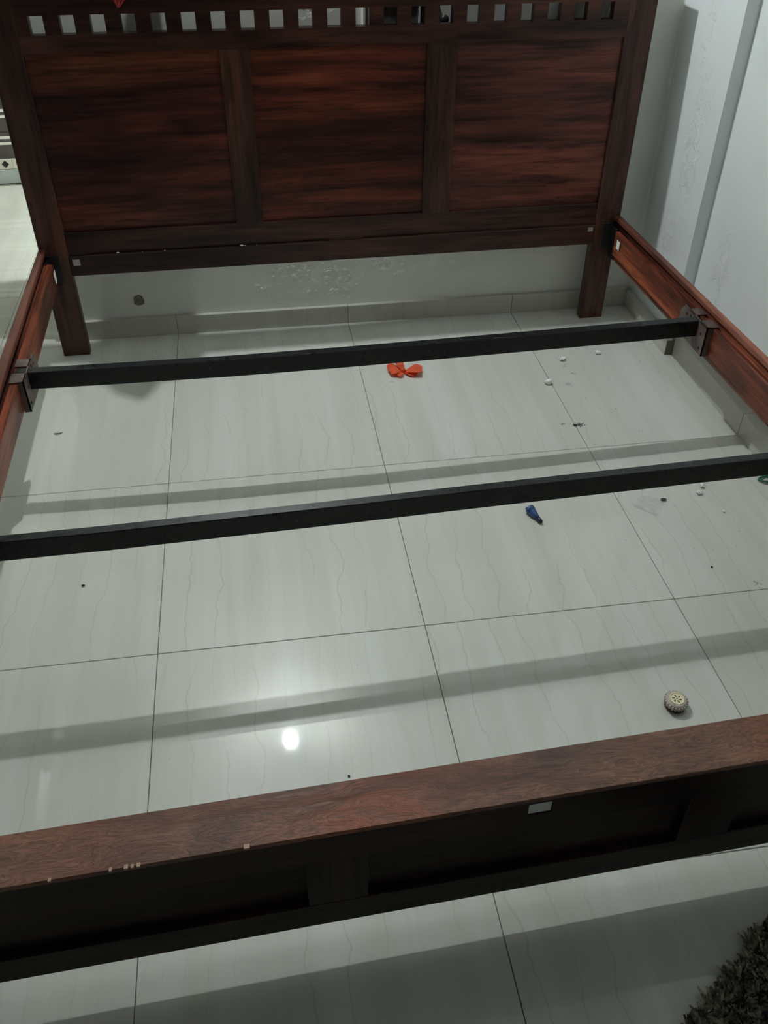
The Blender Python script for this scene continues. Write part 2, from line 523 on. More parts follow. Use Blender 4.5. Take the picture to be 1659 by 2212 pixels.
# ------------------------------------------------------------------ far room beyond the doorway
YF = 3.175
M['dark_tile'] = plain('dark_brown_wall_tile', (.075, .058, .055), .25, var=.25, scale=14, coat=.3)
M['stripe'] = plain('cream_stripe_tile', (.72, .70, .64), .35, var=.05)
M['border'] = plain('cream_border_tile', (.60, .58, .50), .35, var=.06)
M['greystone'] = plain('pale_grey_stone', (.42, .45, .43), .4, var=.08, scale=20)
farw = mesh_obj('wall_far', B(X0 - .15, 2.45, YF + .01, YF + .15, 0, CEIL), M['hall_wall'])
struct(farw)
mesh_obj('stone_band', B(X0, -.40, YF - .008, YF + .01, 0, .064, bev=.002), M['greystone'], farw)
for i in range(8):
    x1 = -.40 - i * .21
    b_ = mesh_obj('border_tile', B(x1 - .209, x1, YF - .004, YF + .01, .066, .114, bev=.001), M['border'], farw)
    for cxx in (x1 - .02 - .012, x1 - .137):
        bm = bmesh.new()
        c0 = [(cxx - .017, .090), (cxx, .073), (cxx + .017, .090), (cxx, .108)]
        f_ = [bm.verts.new((x, YF - .0055, z)) for x, z in c0]
        g_ = [bm.verts.new((x, YF - .0035, z)) for x, z in c0]
        bm.faces.new(f_)
        for q in range(4):
            bm.faces.new((f_[q], f_[(q + 1) % 4], g_[(q + 1) % 4], g_[q]))
        mesh_obj('diamond', bm, M['black_metal'], b_)
zz = .116
for r in range(9):
    for i in range(6):
        x1 = -.40 - i * .30
        mesh_obj('wall_tile', B(x1 - .298, x1, YF - .003, YF + .01, zz, zz + .118, bev=.001), M['dark_tile'], farw)
        w = .060
        for s in (.062, .088):
            mesh_obj('stripe', B(x1 - .298, x1 - .002, YF - .0045, YF - .002, zz + s, zz + s + .012, bev=.0005), M['stripe'], farw)
    zz += .120

hl = bpy.data.lights.new('hall_light', 'AREA')
hl.shape = 'DISK'; hl.size = .35; hl.energy = HALL_POWER; hl.color = (.93, 1, .97)
ho = bpy.data.objects.new('hall_ceiling_light', hl)
COL.objects.link(ho)
ho.location = (1.2, 2.25, CEIL - .03)
tag(ho, 'round ceiling light of the room beyond the doorway', 'lamp')

# ------------------------------------------------------------------ bulb on the back wall
M['bulb'], nt, bs = new_mat('lit_bulb')
bs.inputs['Emission Color'].default_value = (*LAMP_COLOR, 1)
bs.inputs['Emission Strength'].default_value = LAMP_STRENGTH
bs.inputs['Base Color'].default_value = (.9, .9, .9, 1)
M['bulb_base'] = plain('white_plastic', (.75, .75, .72), .4)
t = thing('wall_bulb', 'lit white bulb hanging from a holder high on the back wall', 'lamp', (LAMP[0], WB, LAMP[2] + .12))
bm = bmesh.new()
bmesh.ops.create_icosphere(bm, subdivisions=2, radius=.023)
bmesh.ops.translate(bm, verts=bm.verts[:], vec=LAMP)
mesh_obj('bulb_globe', bm, M['bulb'], t, smooth=True)
bm = bmesh.new()
bmesh.ops.create_cone(bm, cap_ends=True, segments=24, radius1=.022, radius2=.015, depth=.06)
bmesh.ops.translate(bm, verts=bm.verts[:], vec=(LAMP[0], LAMP[1], LAMP[2] + .062))
mesh_obj('bulb_cap', bm, M['bulb_base'], t)
mesh_obj('holder', B(LAMP[0] - .03, LAMP[0] + .03, LAMP[1] - .02, WB, LAMP[2] + .09, LAMP[2] + .14, bev=.006, seg=2), M['bulb_base'], t)

# ------------------------------------------------------------------ the bed frame
bed = thing('bed_frame', 'dark wooden double bed frame without slats or mattress, with tall panelled headboard', 'bed', (.577, .35, 0))
SL = .0139
def hy(x):                      # front plane of the headboard at x
    return 1.391 + SL * (x + .375)
def hb(x0, x1, d0, d1, z0, z1, bev=.0015, seg=1):
    """box in the headboard's own frame: d0..d1 behind its front plane"""
    return B(x0, x1, d0, d1, z0, z1, bev=0) if False else _hb(x0, x1, d0, d1, z0, z1, bev, seg)
def _hb(x0, x1, d0, d1, z0, z1, bev, seg, bm=None):
    bm = bm or bmesh.new()
    box(bm, x0, x1, d0, d1, z0, z1, bev=bev, seg=seg, skew=lambda c: (c.x, c.y + hy(c.x), c.z))
    return bm

head = bpy.data.objects.new('headboard', None)
COL.objects.link(head)
head.parent = bed
head.location = (0, 1.05, 0)
head.empty_display_size = .05
HX0, HX1, HT = -.372, 1.523, 1.097
# posts with their legs (slightly narrower below the rail)
def post(x0, x1, lx0, lx1, label):
    bm = _hb(x0, x1, 0, .036, .285, HT, .002, 1)
    _hb(lx0, lx1, 0, .034, 0, .290, .002, 1, bm)
    return mesh_obj('post', bm, M['wood_post'], head, label)
pl = post(HX0, -.285, -.375, -.289, None)
pr = post(1.437, HX1, 1.434, 1.518, None)
# stiles between the panels, rails below
for x0, x1 in ((.243, .326), (.840, .929)):
    mesh_obj('stile', _hb(x0, x1, .0005, .034, .415, .918, .0012, 1), M['wood_post'], head)
mesh_obj('lower_rail', _hb(-.285, 1.437, .0005, .034, .346, .4195, .0012, 1), M['wood_rail'], head)
mesh_obj('apron', _hb(-.288, 1.436, -.004, .034, .281, .3465, .002, 1), M['wood_rail'], head)
for x0, x1 in ((-.228, .535), (.641, 1.436)):
    mesh_obj('ledge_strip', _hb(x0, x1, -.010, .001, .3425, .3495, .0015, 1), M['wood_rail'], head)
# panels: set back behind the frame, fielded
for (x0, x1), mt in zip(((-.285, .243), (.326, .840), (.929, 1.437)), (M['wood_panel'], M['wood_panel_b'], M['wood_panel_c'])):
    bm = _hb(x0 - .004, x1 + .004, .0105, .024, .414, .922, .0, 1)
    mesh_obj('panel', bm, mt, head)
# pierced top rail: 21 square holes
bm = bmesh.new()
Z0, ZA, ZB, Z1 = .917, .9635, 1.0105, HT - .024
_hb(-.286, 1.438, 0, .030, Z0, ZA, .0, 1, bm)
_hb(-.286, 1.438, 0, .030, ZB, Z1, .0, 1, bm)
PITCH, HW = .0802, .0385
hx = [-.2515 + i * PITCH for i in range(21)]
edges = [-.286] + [v for x in hx for v in (x, x + HW)] + [1.438]
for a, b in zip(edges[0::2], edges[1::2]):
    _hb(a, b, 0, .030, ZA - .0005, ZB + .0005, .0, 1, bm)
mesh_obj('top_rail', bm, M['wood_rail'], head)
# wide capping board that nearly touches the wall at the right
bm = bmesh.new()
outl = [(HX0 - .004, hy(HX0) - .006), (HX0 + .05, hy(HX0) - .024), (1.15, hy(1.15) - .026), (HX1 - .03, hy(HX1) - .001), (HX1 + .001, hy(HX1) - .001), (HX1 + .001, 1.5138), (1.28, 1.5125), (.85, 1.486), (.45, 1.4475), (HX0 - .004, 1.441)]
ta, tb = [bm.verts.new((x, y, HT)) for x, y in outl], [bm.verts.new((x, y, HT - .025)) for x, y in outl]
bm.faces.new(ta); bm.faces.new(tb[::-1])
for i in range(len(outl)):
    j = (i + 1) % len(outl)
    bm.faces.new((ta[i], ta[j], tb[j], tb[i]))
mesh_obj('cap_board', bm, M['wood_rail'], head)
# corner brackets where the side rails hook in
for x0, x1 in ((-.372, -.315), (1.466, 1.522)):
    bm = _hb(x0, x1, -.0035, .001, .262, .352, .001, 1)
    br = mesh_obj('corner_bracket', bm, M['black_metal'], head)
# stickers on the apron
def quad_sheet(pts, th=.0004):
    bm = bmesh.new()
    p = [Vector(q) for q in pts]
    n = (p[1] - p[0]).cross(p[2] - p[0]).normalized() * th
    a = [bm.verts.new(q) for q in p]
    b = [bm.verts.new(q + n) for q in p]
    bm.faces.new(a); bm.faces.new(b[::-1])
    for i in range(4):
        bm.faces.new((a[i], a[(i + 1) % 4], b[(i + 1) % 4], b[i]))
    return bm
mesh_obj('sticker', _hb(-.276, -.255, -.0048, -.0035, .316, .336, 0, 1), M['sticker'], head, 'small torn white sticker on the apron')
mesh_obj('sticker', _hb(1.413, 1.430, -.0048, -.0035, .327, .347, 0, 1), M['sticker'], head, 'small torn white sticker on the apron')

# side rails: lines measured along y
def rail_x(side, y):
    if side < 0:      # left: outer, inner
        t_ = (1.40 - y) / .7
        return -.371 + .008 * t_, -.350 + .013 * t_
    t_ = (1.40 - y) / 1.0
    return 1.523 + .030 * t_, 1.502 + .030 * t_
FY = -.66
def along(bm, side, y0, y1, xf, z0, z1, n=10, bev=.002):
    """strip that follows the rail: xf(y) -> (xa, xb)"""
    rings = []
    for i in range(n + 1):
        y = y0 + (y1 - y0) * i / n
        xa, xb = xf(y)
        rings.append([bm.verts.new(c) for c in ((xa + bev, y, z0), (xb - bev, y, z0), (xb, y, z0 + bev), (xb, y, z1 - bev), (xb - bev, y, z1), (xa + bev, y, z1), (xa, y, z1 - bev), (xa, y, z0 + bev))])
    k = len(rings[0])
    for a, b in zip(rings[:-1], rings[1:]):
        for i in range(k):
            bm.faces.new((a[i], a[(i + 1) % k], b[(i + 1) % k], b[i]))
    bm.faces.new(rings[0]); bm.faces.new(rings[-1][::-1])
    return bm
for side in (-1, 1):
    yh = 1.388 if side < 0 else 1.414
    yf = FY if side < 0 else -.60
    def main(y, side=side):
        a, b = rail_x(side, y)
        return (min(a, b), max(a, b))
    def body(y, side=side):
        a, b = rail_x(side, y)
        return (a, b - .011) if side < 0 else (b + .011, a)
    bm = along(bmesh.new(), side, yf, yh, main, .362, .375)
    along(bm, side, yf, yh, body, .330, .364, bev=.0)
    along(bm, side, yf, yh, main, .236, .338)
    rail = mesh_obj('side_rail', bm, M['wood_side'], bed)
    bi = rail_x(side, yh - .03)[1]
    mesh_obj('corner_plate', B(bi - .002 if side < 0 else bi - .006, bi + .006 if side < 0 else bi + .002, yh - .048, yh, .240, .346, bev=.0008), M['black_metal'], rail)
    def led(y, side=side):
        a, b = rail_x(side, y)
        return (b, b + .021) if side < 0 else (b - .014, b)
    mesh_obj('ledger', along(bmesh.new(), side, yf + .02, yh - (.05 if side < 0 else .06), led, .268 if side < 0 else .262, .345, bev=.003), M['wood_ledger'], rail)
    # chunky moulded lip on the upper inner edge of the rail
    # hangers that carry the two cross beams
    for yb in ((.672, .028) if side < 0 else (.704, .068)):
        xl = led(yb)[1] if side < 0 else led(yb)[0]
        s = -side
        bm = bmesh.new()
        # saddle over the ledger
        y_a, y_b = yb - .050, yb + .115
        xo = xl - s * .020
        xi = xl + s * .016
        box(bm, min(xo, xi), max(xo, xi), y_a, yb - .003, .3445, .3485, bev=.0008)
        box(bm, min(xo, xi), max(xo, xi), yb + .030, y_b - .045, .3445, .3485, bev=.0008)
        # inner plate hanging down, lower corners cut
        prof = [(y_a, .3485), (y_b - .02, .3485), (y_b, .325), (y_b, .285), (y_b - .03, .262), (y_a + .0, .262)]
        va = [bm.verts.new((xi, y, z)) for y, z in prof]
        vb = [bm.verts.new((xi - s * .0035, y, z)) for y, z in prof]
        bm.faces.new(va); bm.faces.new(vb[::-1])
        for i in range(6):
            bm.faces.new((va[i], va[(i + 1) % 6], vb[(i + 1) % 6], vb[i]))
        # near web
        xw = xl - s * .001
        wv = [(xi, .3485), (xw, .3485), (xw, .262), (xi, .262)]
        v1 = [bm.verts.new((x, y_a, z)) for x, z in wv]
        v2 = [bm.verts.new((x, y_a + .0035, z)) for x, z in wv]
        bm.faces.new(v1); bm.faces.new(v2[::-1])
        for i in range(4):
            bm.faces.new((v1[i], v1[(i + 1) % 4], v2[(i + 1) % 4], v2[i]))
        mesh_obj('beam_hanger', bm, M['hanger'], rail)
        for (y, z) in ((yb - .030, .278), (yb - .022, .318), (yb + .075, .330), (yb + .095, .300), (yb + .052, .335)):
            hb_ = bmesh.new()
            bmesh.ops.create_cone(hb_, cap_ends=True, segments=12, radius1=.0042, radius2=.0042, depth=.0012, matrix=Matrix.Translation((xi + s * .0002, y, z)) @ Matrix.Rotation(math.pi / 2, 4, 'Y'))
            mesh_obj('screw_hole', hb_, M['hole'], rail)
    if side > 0:
        mesh_obj('sticker', B(1.4855, 1.4865, 1.30, 1.325, .300, .328), M['paper'], rail, 'small white sticker on the ledger')
    else:
        mesh_obj('sticker', B(-.3285, -.3275, 1.30, 1.345, .288, .325), M['paper'], rail, 'small white sticker on the ledger')

# cross beams: steel channel, slightly bowed
def beam(pts, z1=.3455, h=.048, w=.027):
    bm = bmesh.new()
    rings = []
    th = .003
    for x, y in pts:
        # angle section: top flange and front web, returned lip at the back
        c = [(y + .001, z1 - h), (y, z1 - h + .001), (y, z1 - .0015), (y + .0015, z1), (y + w - .0015, z1), (y + w, z1 - .0015), (y + w, z1 - h + .001), (y + w - .001, z1 - h)]
        rings.append([bm.verts.new((x, a, b)) for a, b in c])
    k = len(rings[0])
    for a, b in zip(rings[:-1], rings[1:]):
        for i in range(k):
            bm.faces.new((a[i], a[(i + 1) % k], b[(i + 1) % k], b[i]))
    bm.faces.new(rings[0]); bm.faces.new(rings[-1][::-1])
    return bm
b1 = [(-.329, .674), (-.10, .668), (.207, .665), (.50, .670), (.818, .680), (1.15, .692), (1.499, .706)]
b2 = [(-.318, .013), (-.05, .016), (.198, .024), (.45, .032), (.676, .041), (1.0, .052), (1.52, .069)]
mesh_obj('cross_beam', beam(b1), M['steel'], bed, 'black steel cross beam nearer the headboard')
mesh_obj('cross_beam', beam(b2, w=.023), M['steel'], bed, 'black steel cross beam nearer the footboard')
# chalky scrapes on the far beam

# footboard
foot = bpy.data.objects.new('footboard', None)
COL.objects.link(foot)
foot.parent = bed
foot.location = (0, -1.03, 0)
FS = .0365
def fy(x):
    return -.7235 + FS * x
def fb(x0, x1, d0, d1, z0, z1, bev=.0015, seg=1, bm=None):
    bm = bm or bmesh.new()
    box(bm, x0, x1, d0, d1, z0, z1, bev=bev, seg=seg, skew=lambda c: (c.x, c.y + fy(c.x), c.z))
    return bm
FX0, FX1, FZ = -.372, 1.585, .378
mesh_obj('top_board', fb(FX0, FX1, -.001, .078, FZ - .009, FZ, .0012, 1), M['wood_figured'], foot)
M['wood_front'] = wood('sheesham_front', 'X', dark=(.012, .006, .005), mid=(.024, .010, .008), light=(.05, .02, .014), swirl=.4, seed=9.0, coat=.1)  # same sheesham, darkened: the shade on the footboard front is in the colour
M['wood_front_up'] = wood('sheesham_front_upright', 'Z', dark=(.012, .006, .005), mid=(.024, .010, .008), light=(.05, .02, .014), swirl=.4, seed=9.5, coat=.1)  # upright grain, with the front's shade in the colour too
# upper rail of the front with one slot
bm = bmesh.new()
fb(FX0, .609, .004, .03, .300, .3688, 0, 1, bm)
fb(.645, FX1, .004, .03, .300, .3688, 0, 1, bm)
fb(.609, .645, .004, .03, .300, .330, 0, 1, bm)
fb(.609, .645, .016, .03, .330, .3688, 0, 1, bm)
fb(.609, .645, .004, .016, .3575, .3688, 0, 1, bm)
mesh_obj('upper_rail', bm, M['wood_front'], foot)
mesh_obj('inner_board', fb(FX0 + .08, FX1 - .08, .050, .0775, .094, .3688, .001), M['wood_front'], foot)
mesh_obj('slot_plate', fb(.6095, .6445, .0065, .0155, .3305, .3570, 0), M['plate'], foot, 'small grey plate inside the slot')
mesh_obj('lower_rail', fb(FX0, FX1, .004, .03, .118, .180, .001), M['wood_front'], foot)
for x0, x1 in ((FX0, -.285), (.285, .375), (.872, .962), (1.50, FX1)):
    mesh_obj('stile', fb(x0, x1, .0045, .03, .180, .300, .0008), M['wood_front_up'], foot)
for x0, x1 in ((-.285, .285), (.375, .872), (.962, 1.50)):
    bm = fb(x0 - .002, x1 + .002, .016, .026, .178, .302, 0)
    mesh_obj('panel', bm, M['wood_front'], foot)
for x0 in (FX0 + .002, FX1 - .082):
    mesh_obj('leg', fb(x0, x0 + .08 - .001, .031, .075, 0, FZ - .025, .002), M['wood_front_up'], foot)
# chips of pale raw wood along the near edge of the top board
bm = bmesh.new()
for x, l in ((-.045, .002), (.032, .002), (.052, .0025), (.060, .002), (.068, .0025), (.21, .004)):
    fb(x - l, x + l, -.0022, .002 + l * .6, FZ - .003, FZ + .0004, 0, 1, bm)
M['raw'] = plain('raw_chipped_wood', (.42, .28, .20), .8)
mesh_obj('chipped_edge', bm, M['raw'], foot, 'pale chips along the near top edge')['kind'] = 'stuff'

# ------------------------------------------------------------------ red cloth bundle over the headboard
def translucent(name, col, rough=.7, tr=.3):
    m, nt, bs = new_mat(name)
    v = coords(nt)
    f = ntex(nt, v, 70, 4)
    lk(nt, ramp(nt, f, [(.3, tuple(c * .75 for c in col)), (.7, tuple(min(1, c * 1.2) for c in col))]), bs.inputs['Base Color'])
    bs.inputs['Roughness'].default_value = rough
    tn = N(nt, 'ShaderNodeBsdfTranslucent')
    tn.inputs[0].default_value = (*col, 1)
    mx = N(nt, 'ShaderNodeMixShader')
    mx.inputs[0].default_value = tr
    out = nt.nodes['Material Output']
    lk(nt, bs.outputs[0], mx.inputs[1]); lk(nt, tn.outputs[0], mx.inputs[2]); lk(nt, mx.outputs[0], out.inputs[0])
    return m
M['red_cloth'] = translucent('red_net_cloth', (.50, .05, .05), tr=.15)
bm = bmesh.new()
bmesh.ops.create_icosphere(bm, subdivisions=4, radius=1)
for v in bm.verts:
    c = v.co.copy()
    n1 = noise.noise(c * 1.7 + Vector((3, 1, 7)))
    n2 = abs(noise.noise(c * 4.5))
    r = 1 + .35 * n1 + .30 * n2
    v.co = Vector((.080 + c.x * .085 * r, 1.385 + c.y * .115 * r, HT + .055 + c.z * .055 * r))
    if v.co.z < HT + .003:
        v.co.z = HT + .003
tagr = thing('red_cloth', 'crumpled red cloth lying over the headboard top, its tip hanging', 'cloth', (.03, 1.40, HT))
mesh_obj('bundle', bm, M['red_cloth'], tagr, smooth=True)
bm = bmesh.new()
G = 16
grid = []
for i in range(G + 1):
    u = i / G
    row = []
    for j in range(G + 1):
        w_ = j / G
        # hanging fold: wide at the top, pointed at the bottom
        half = .056 * (1 - w_) + .004
        cxm = .014 * (1 - w_) + (-.008) * w_
        x = cxm + (u - .5) * 2 * half
        z = HT + .012 - w_ * (.012 + .066)
        y = hy(x) - .027 - .008 * (1 - abs(2 * u - 1)) * (1 - w_ * .4) - .004 * math.sin(u * 22 + w_ * 3)
        row.append(bm.verts.new((x, y, z)))
    grid.append(row)
for i in range(G):
    for j in range(G):
        bm.faces.new((grid[i][j], grid[i + 1][j], grid[i + 1][j + 1], grid[i][j + 1]))
fo = mesh_obj('hanging_fold', bm, M['red_cloth'], tagr, smooth=True)
sm = fo.modifiers.new('s', 'SOLIDIFY'); sm.thickness = .0012

# ------------------------------------------------------------------ litter on the floor
# orange fabric petals pinched in the middle
M['orange'] = translucent('orange_fabric', (1.0, .19, .075), .8, .45)
def petal(bm, cx, cy, ang, L, Wd, lift, fold, seed):
    n, m_ = 10, 8
    g = []
    for i in range(n + 1):
        u = i / n
        row = []
        for j in range(m_ + 1):
            v = j / m_ * 2 - 1
            wdt = Wd * (math.sin(min(1, u * 1.05) * math.pi * .62) ** .8) * (1.0 if u < .8 else 1 - (u - .8) * 1.2) + .0012
            lx = u * L
            ly = v * wdt
            z = .002 + lift * math.sin(u * math.pi * .8) + fold * (v * v) * u + .004 * u * math.sin(v * 5 + seed) + .0025 * noise.noise(Vector((u * 4, v * 3, seed)))
            c, s = math.cos(ang), math.sin(ang)
            row.append(bm.verts.new((cx + lx * c - ly * s, cy + lx * s + ly * c, max(z, .0012))))
        g.append(row)
    for i in range(n):
        for j in range(m_):
            bm.faces.new((g[i][j], g[i + 1][j], g[i + 1][j + 1], g[i][j + 1]))
ob = thing('fabric_flower', 'crumpled bright orange fabric flower on the tiles just before the far cross beam', 'flower', (.733, 1.128, 0))
for k, (an, L, Wd, lf, fd, cx_, cy_) in enumerate(((3.30, .047, .029, .014, .004, .735, 1.132), (1.95, .052, .017, .020, .006, .738, 1.130), (-.22, .060, .025, .012, .012, .738, 1.122), (3.95, .036, .016, .008, .004, .735, 1.125), (-.62, .046, .013, .006, .002, .738, 1.122))):
    bm = bmesh.new()
    petal(bm, cx_, cy_, an, L, Wd, lf, fd, k * 2.3)
    po = mesh_obj('petal', bm, M['orange'], ob, smooth=True)
    s_ = po.modifiers.new('s', 'SOLIDIFY'); s_.thickness = .0006
bm = bmesh.new()
bmesh.ops.create_icosphere(bm, subdivisions=2, radius=1)
for v in bm.verts:
    c = v.co * (1 + .3 * noise.noise(v.co * 3))
    v.co = Vector((.737 + c.x * .009, 1.126 + c.y * .008, .010 + c.z * .008))
mesh_obj('knot', bm, M['orange'], ob, smooth=True)

# blue plastic cone-shaped cap, lying on its side
def lathe(bm, prof, seg=28, mat4=Matrix.Identity(4), cap=True):
    rings = []
    for r, z in prof:
        rings.append([bm.verts.new(mat4 @ Vector((r * math.cos(2 * math.pi * i / seg), r * math.sin(2 * math.pi * i / seg), z))) for i in range(seg)])
    for a, b in zip(rings[:-1], rings[1:]):
        for i in range(seg):
            bm.faces.new((a[i], a[(i + 1) % seg], b[(i + 1) % seg], b[i]))
    if cap:
        bm.faces.new(rings[0][::-1]); bm.faces.new(rings[-1])
M['blue'] = plain('blue_plastic', (.014, .055, .19), .35, coat=.3)
M['blue_dark'] = plain('dark_blue_plastic', (.004, .008, .03), .3)
bt = thing('nozzle_cap', 'small blue plastic cone-shaped cap lying on the tiles just before the nearer cross beam', 'cap', (.956, .335, 0))
axis = Vector((.018, -.052, -.0055)).normalized()
rot = axis.to_track_quat('Z', 'Y').to_matrix().to_4x4()
T = Matrix.Translation((.948, .362, .0122)) @ rot
bm = bmesh.new()
lathe(bm, [(.0035, -.003), (.0105, -.003), (.0122, 0), (.0118, .008), (.0112, .0085), (.0105, .018), (.0075, .032), (.0052, .040)], mat4=T)
mesh_obj('body', bm, M['blue'], bt, smooth=True)
for a in (0, 2.1, 4.2):
    bm = bmesh.new()
    lathe(bm, [(.002, -.004), (.0052, -.003), (.0055, .006), (.0035, .011)], seg=14, mat4=T @ Matrix.Rotation(a + .6, 4, 'Z') @ Matrix.Translation((.008, 0, 0)))
    mesh_obj('lobe', bm, M['blue'], bt, smooth=True)
bm = bmesh.new()
lathe(bm, [(.0052, .0395), (.0060, .041), (.0062, .049), (.0045, .054), (.002, .056)], mat4=T)
mesh_obj('tip', bm, M['blue_dark'], bt, 'darker tip', smooth=True)

# toy wheel: cream hub in a tyre with tread lugs
M['tyre'] = plain('grey_beige_rubber', (.55, .47, .42), .6, var=.15)
M['tyre_dark'] = plain('dark_brown_rubber', (.045, .025, .02), .6)
M['hub'] = plain('cream_plastic', (.93, .86, .55), .4, var=.05)
WXY = (1.074, -.300)
wt = thing('toy_wheel', 'small cream and grey toy car wheel lying flat near the footboard', 'toy', (*WXY, 0))
T = Matrix.Translation((*WXY, 0)) @ Matrix.Rotation(math.radians(3), 4, 'X')
bm = bmesh.new()
lathe(bm, [(.0190, .0002), (.0222, .003), (.0228, .0115), (.0215, .012)], seg=40, mat4=T)
mesh_obj('lower_tyre', bm, M['tyre_dark'], wt, smooth=False)
bm = bmesh.new()
lathe(bm, [(.0205, .0118), (.0226, .0125), (.0230, .0175), (.0214, .0215), (.0185, .0235), (.0160, .0235), (.0155, .0220)], seg=48, mat4=T)
for i in range(22):
    a = i * 2 * math.pi / 22
    box(bm, -.0012, .0026, -.0017, .0017, .0115, .0205, bev=.0006, skew=lambda c, a=a: tuple(T @ (Matrix.Rotation(a, 4, 'Z') @ Vector((c.x + .0220, c.y, c.z)))))
mesh_obj('tyre', bm, M['tyre'], wt)
bm = bmesh.new()
lathe(bm, [(.0155, .0200), (.0155, .0245), (.0145, .0252), (.0130, .0245), (.0125, .0236)], seg=40, mat4=T)
mesh_obj('hub', bm, M['hub'], wt, smooth=False)
for i in range(7):
    bm = bmesh.new()
    if i < 6:
        a = i * math.pi / 3 + .4
        pr_ = [(.0030, -.0012), (.0092, .0006), (.0098, .0034), (.0066, .0030)]
        R = Matrix.Rotation(a, 4, 'Z')
    else:
        pr_ = [(.0016 * math.cos(q), .0016 * math.sin(q)) for q in (0, 1.05, 2.1, 3.14, 4.2, 5.25)]
        R = Matrix.Identity(4)
    f1 = [bm.verts.new(T @ (R @ Vector((x, y, .0239)))) for x, y in pr_]
    f0 = [bm.verts.new(T @ (R @ Vector((x, y, .0232)))) for x, y in pr_]
    bm.faces.new(f1)
    k = len(pr_)
    for q in range(k):
        bm.faces.new((f1[q], f1[(q + 1) % k], f0[(q + 1) % k], f0[q]))
    mesh_obj('spoke_gap', bm, M['tyre_dark'], wt)

# clear plastic packet lying flat
def clear_mat():
    m, nt, bs = new_mat('clear_film')
    bs.inputs['Base Color'].default_value = (.72, .73, .72, 1)
    bs.inputs['Roughness'].default_value = .2
    bs.inputs['Alpha'].default_value = .22
    n = ntex(nt, coords(nt), 90, 3)
    bump(nt, bs, n, .3, .002)
    lk(nt, ramp(nt, n, [(.35, (.12,) * 3), (.7, (.34,) * 3)]), bs.inputs['Alpha'])
    return m
M['film'] = clear_mat()
corners = [(1.270, .392), (1.231, .349), (1.277, .297), (1.327, .357)]
def bil(u, v):
    a, b, c, d = [Vector((*q, 0)) for q in corners]
    return (a * (1 - u) + d * u) * (1 - v) + (b * (1 - u) + c * u) * v
bm = bmesh.new()
g = [[None] * 13 for _ in range(13)]
for i in range(13):
    for j in range(13):
        p = bil(i / 12, j / 12)
        z = .0012 + .0035 * abs(noise.noise(p * 45)) + (.002 if j in (11,) else 0)
        g[i][j] = bm.verts.new((p.x + .002 * noise.noise(p * 60), p.y + .002 * noise.noise(p * 60 + Vector((4, 4, 4))), z))
for i in range(12):
    for j in range(12):
        bm.faces.new((g[i][j], g[i + 1][j], g[i + 1][j + 1], g[i][j + 1]))
pk = thing('plastic_packet', 'small empty clear plastic packet lying flat beside a dark chip', 'packet', (1.276, .347, 0))
mesh_obj('film', bm, M['film'], pk)
bm = bmesh.new()
for i in range(12):
    a, b = bil(i / 12, .84), bil((i + 1) / 12, .84)
    c, d = bil((i + 1) / 12, 1.0), bil(i / 12, 1.0)
    bm.faces.new([bm.verts.new((q.x, q.y, .0052 + .0006 * math.sin(i))) for q in (a, b, c, d)])
mesh_obj('sealed_edge', bm, M['film'], pk)

def lump(name, x, y, r, mat, label, cat, sc=(1, .8, .6), seed=0, group=None, sub=2, jag=.5, smooth=False):
    bm = bmesh.new()
    bmesh.ops.create_icosphere(bm, subdivisions=sub, radius=1)
    lo = 1e9
    for v in bm.verts:
        c = v.co * (1 + jag * noise.noise(v.co * 2.2 + Vector((seed * 3.1, seed, -seed))))
        v.co = Vector((c.x * r * sc[0], c.y * r * sc[1], c.z * r * sc[2]))
        lo = min(lo, v.co.z)
    bmesh.ops.translate(bm, verts=bm.verts[:], vec=(x, y, -lo + .0002))
    o = mesh_obj(name, bm, mat, smooth=smooth, rel=(x, y, 0))
    return tag(o, label, cat, group)

def crumple(name, x, y, r, mat, label, cat, seed, flat=.5, rot=0.0):
    """folded scrap of paper: a small sheet with sharp creases"""
    bm = bmesh.new()
    n = 6
    rnd = random.Random(seed)
    g = []
    for i in range(n + 1):
        row = []
        for j in range(n + 1):
            u, v = i / n * 2 - 1, j / n * 2 - 1
            z = r * flat * (abs(math.sin(u * 2.4 + seed)) * .6 + abs(math.cos(v * 2.1 + seed * 2)) * .6) + rnd.uniform(0, r * .25)
            X, Y = u * r * (1 - .25 * abs(v)), v * r * .75 * (1 - .2 * abs(u))
            c, s = math.cos(rot), math.sin(rot)
            row.append(bm.verts.new((x + X * c - Y * s, y + X * s + Y * c, .0008 + z)))
        g.append(row)
    for i in range(n):
        for j in range(n):
            bm.faces.new((g[i][j], g[i + 1][j], g[i + 1][j + 1], g[i][j + 1]))
    o = mesh_obj(name, bm, mat, rel=(x, y, 0))
    m_ = o.modifiers.new('s', 'SOLIDIFY'); m_.thickness = .0006
    return tag(o, label, cat)

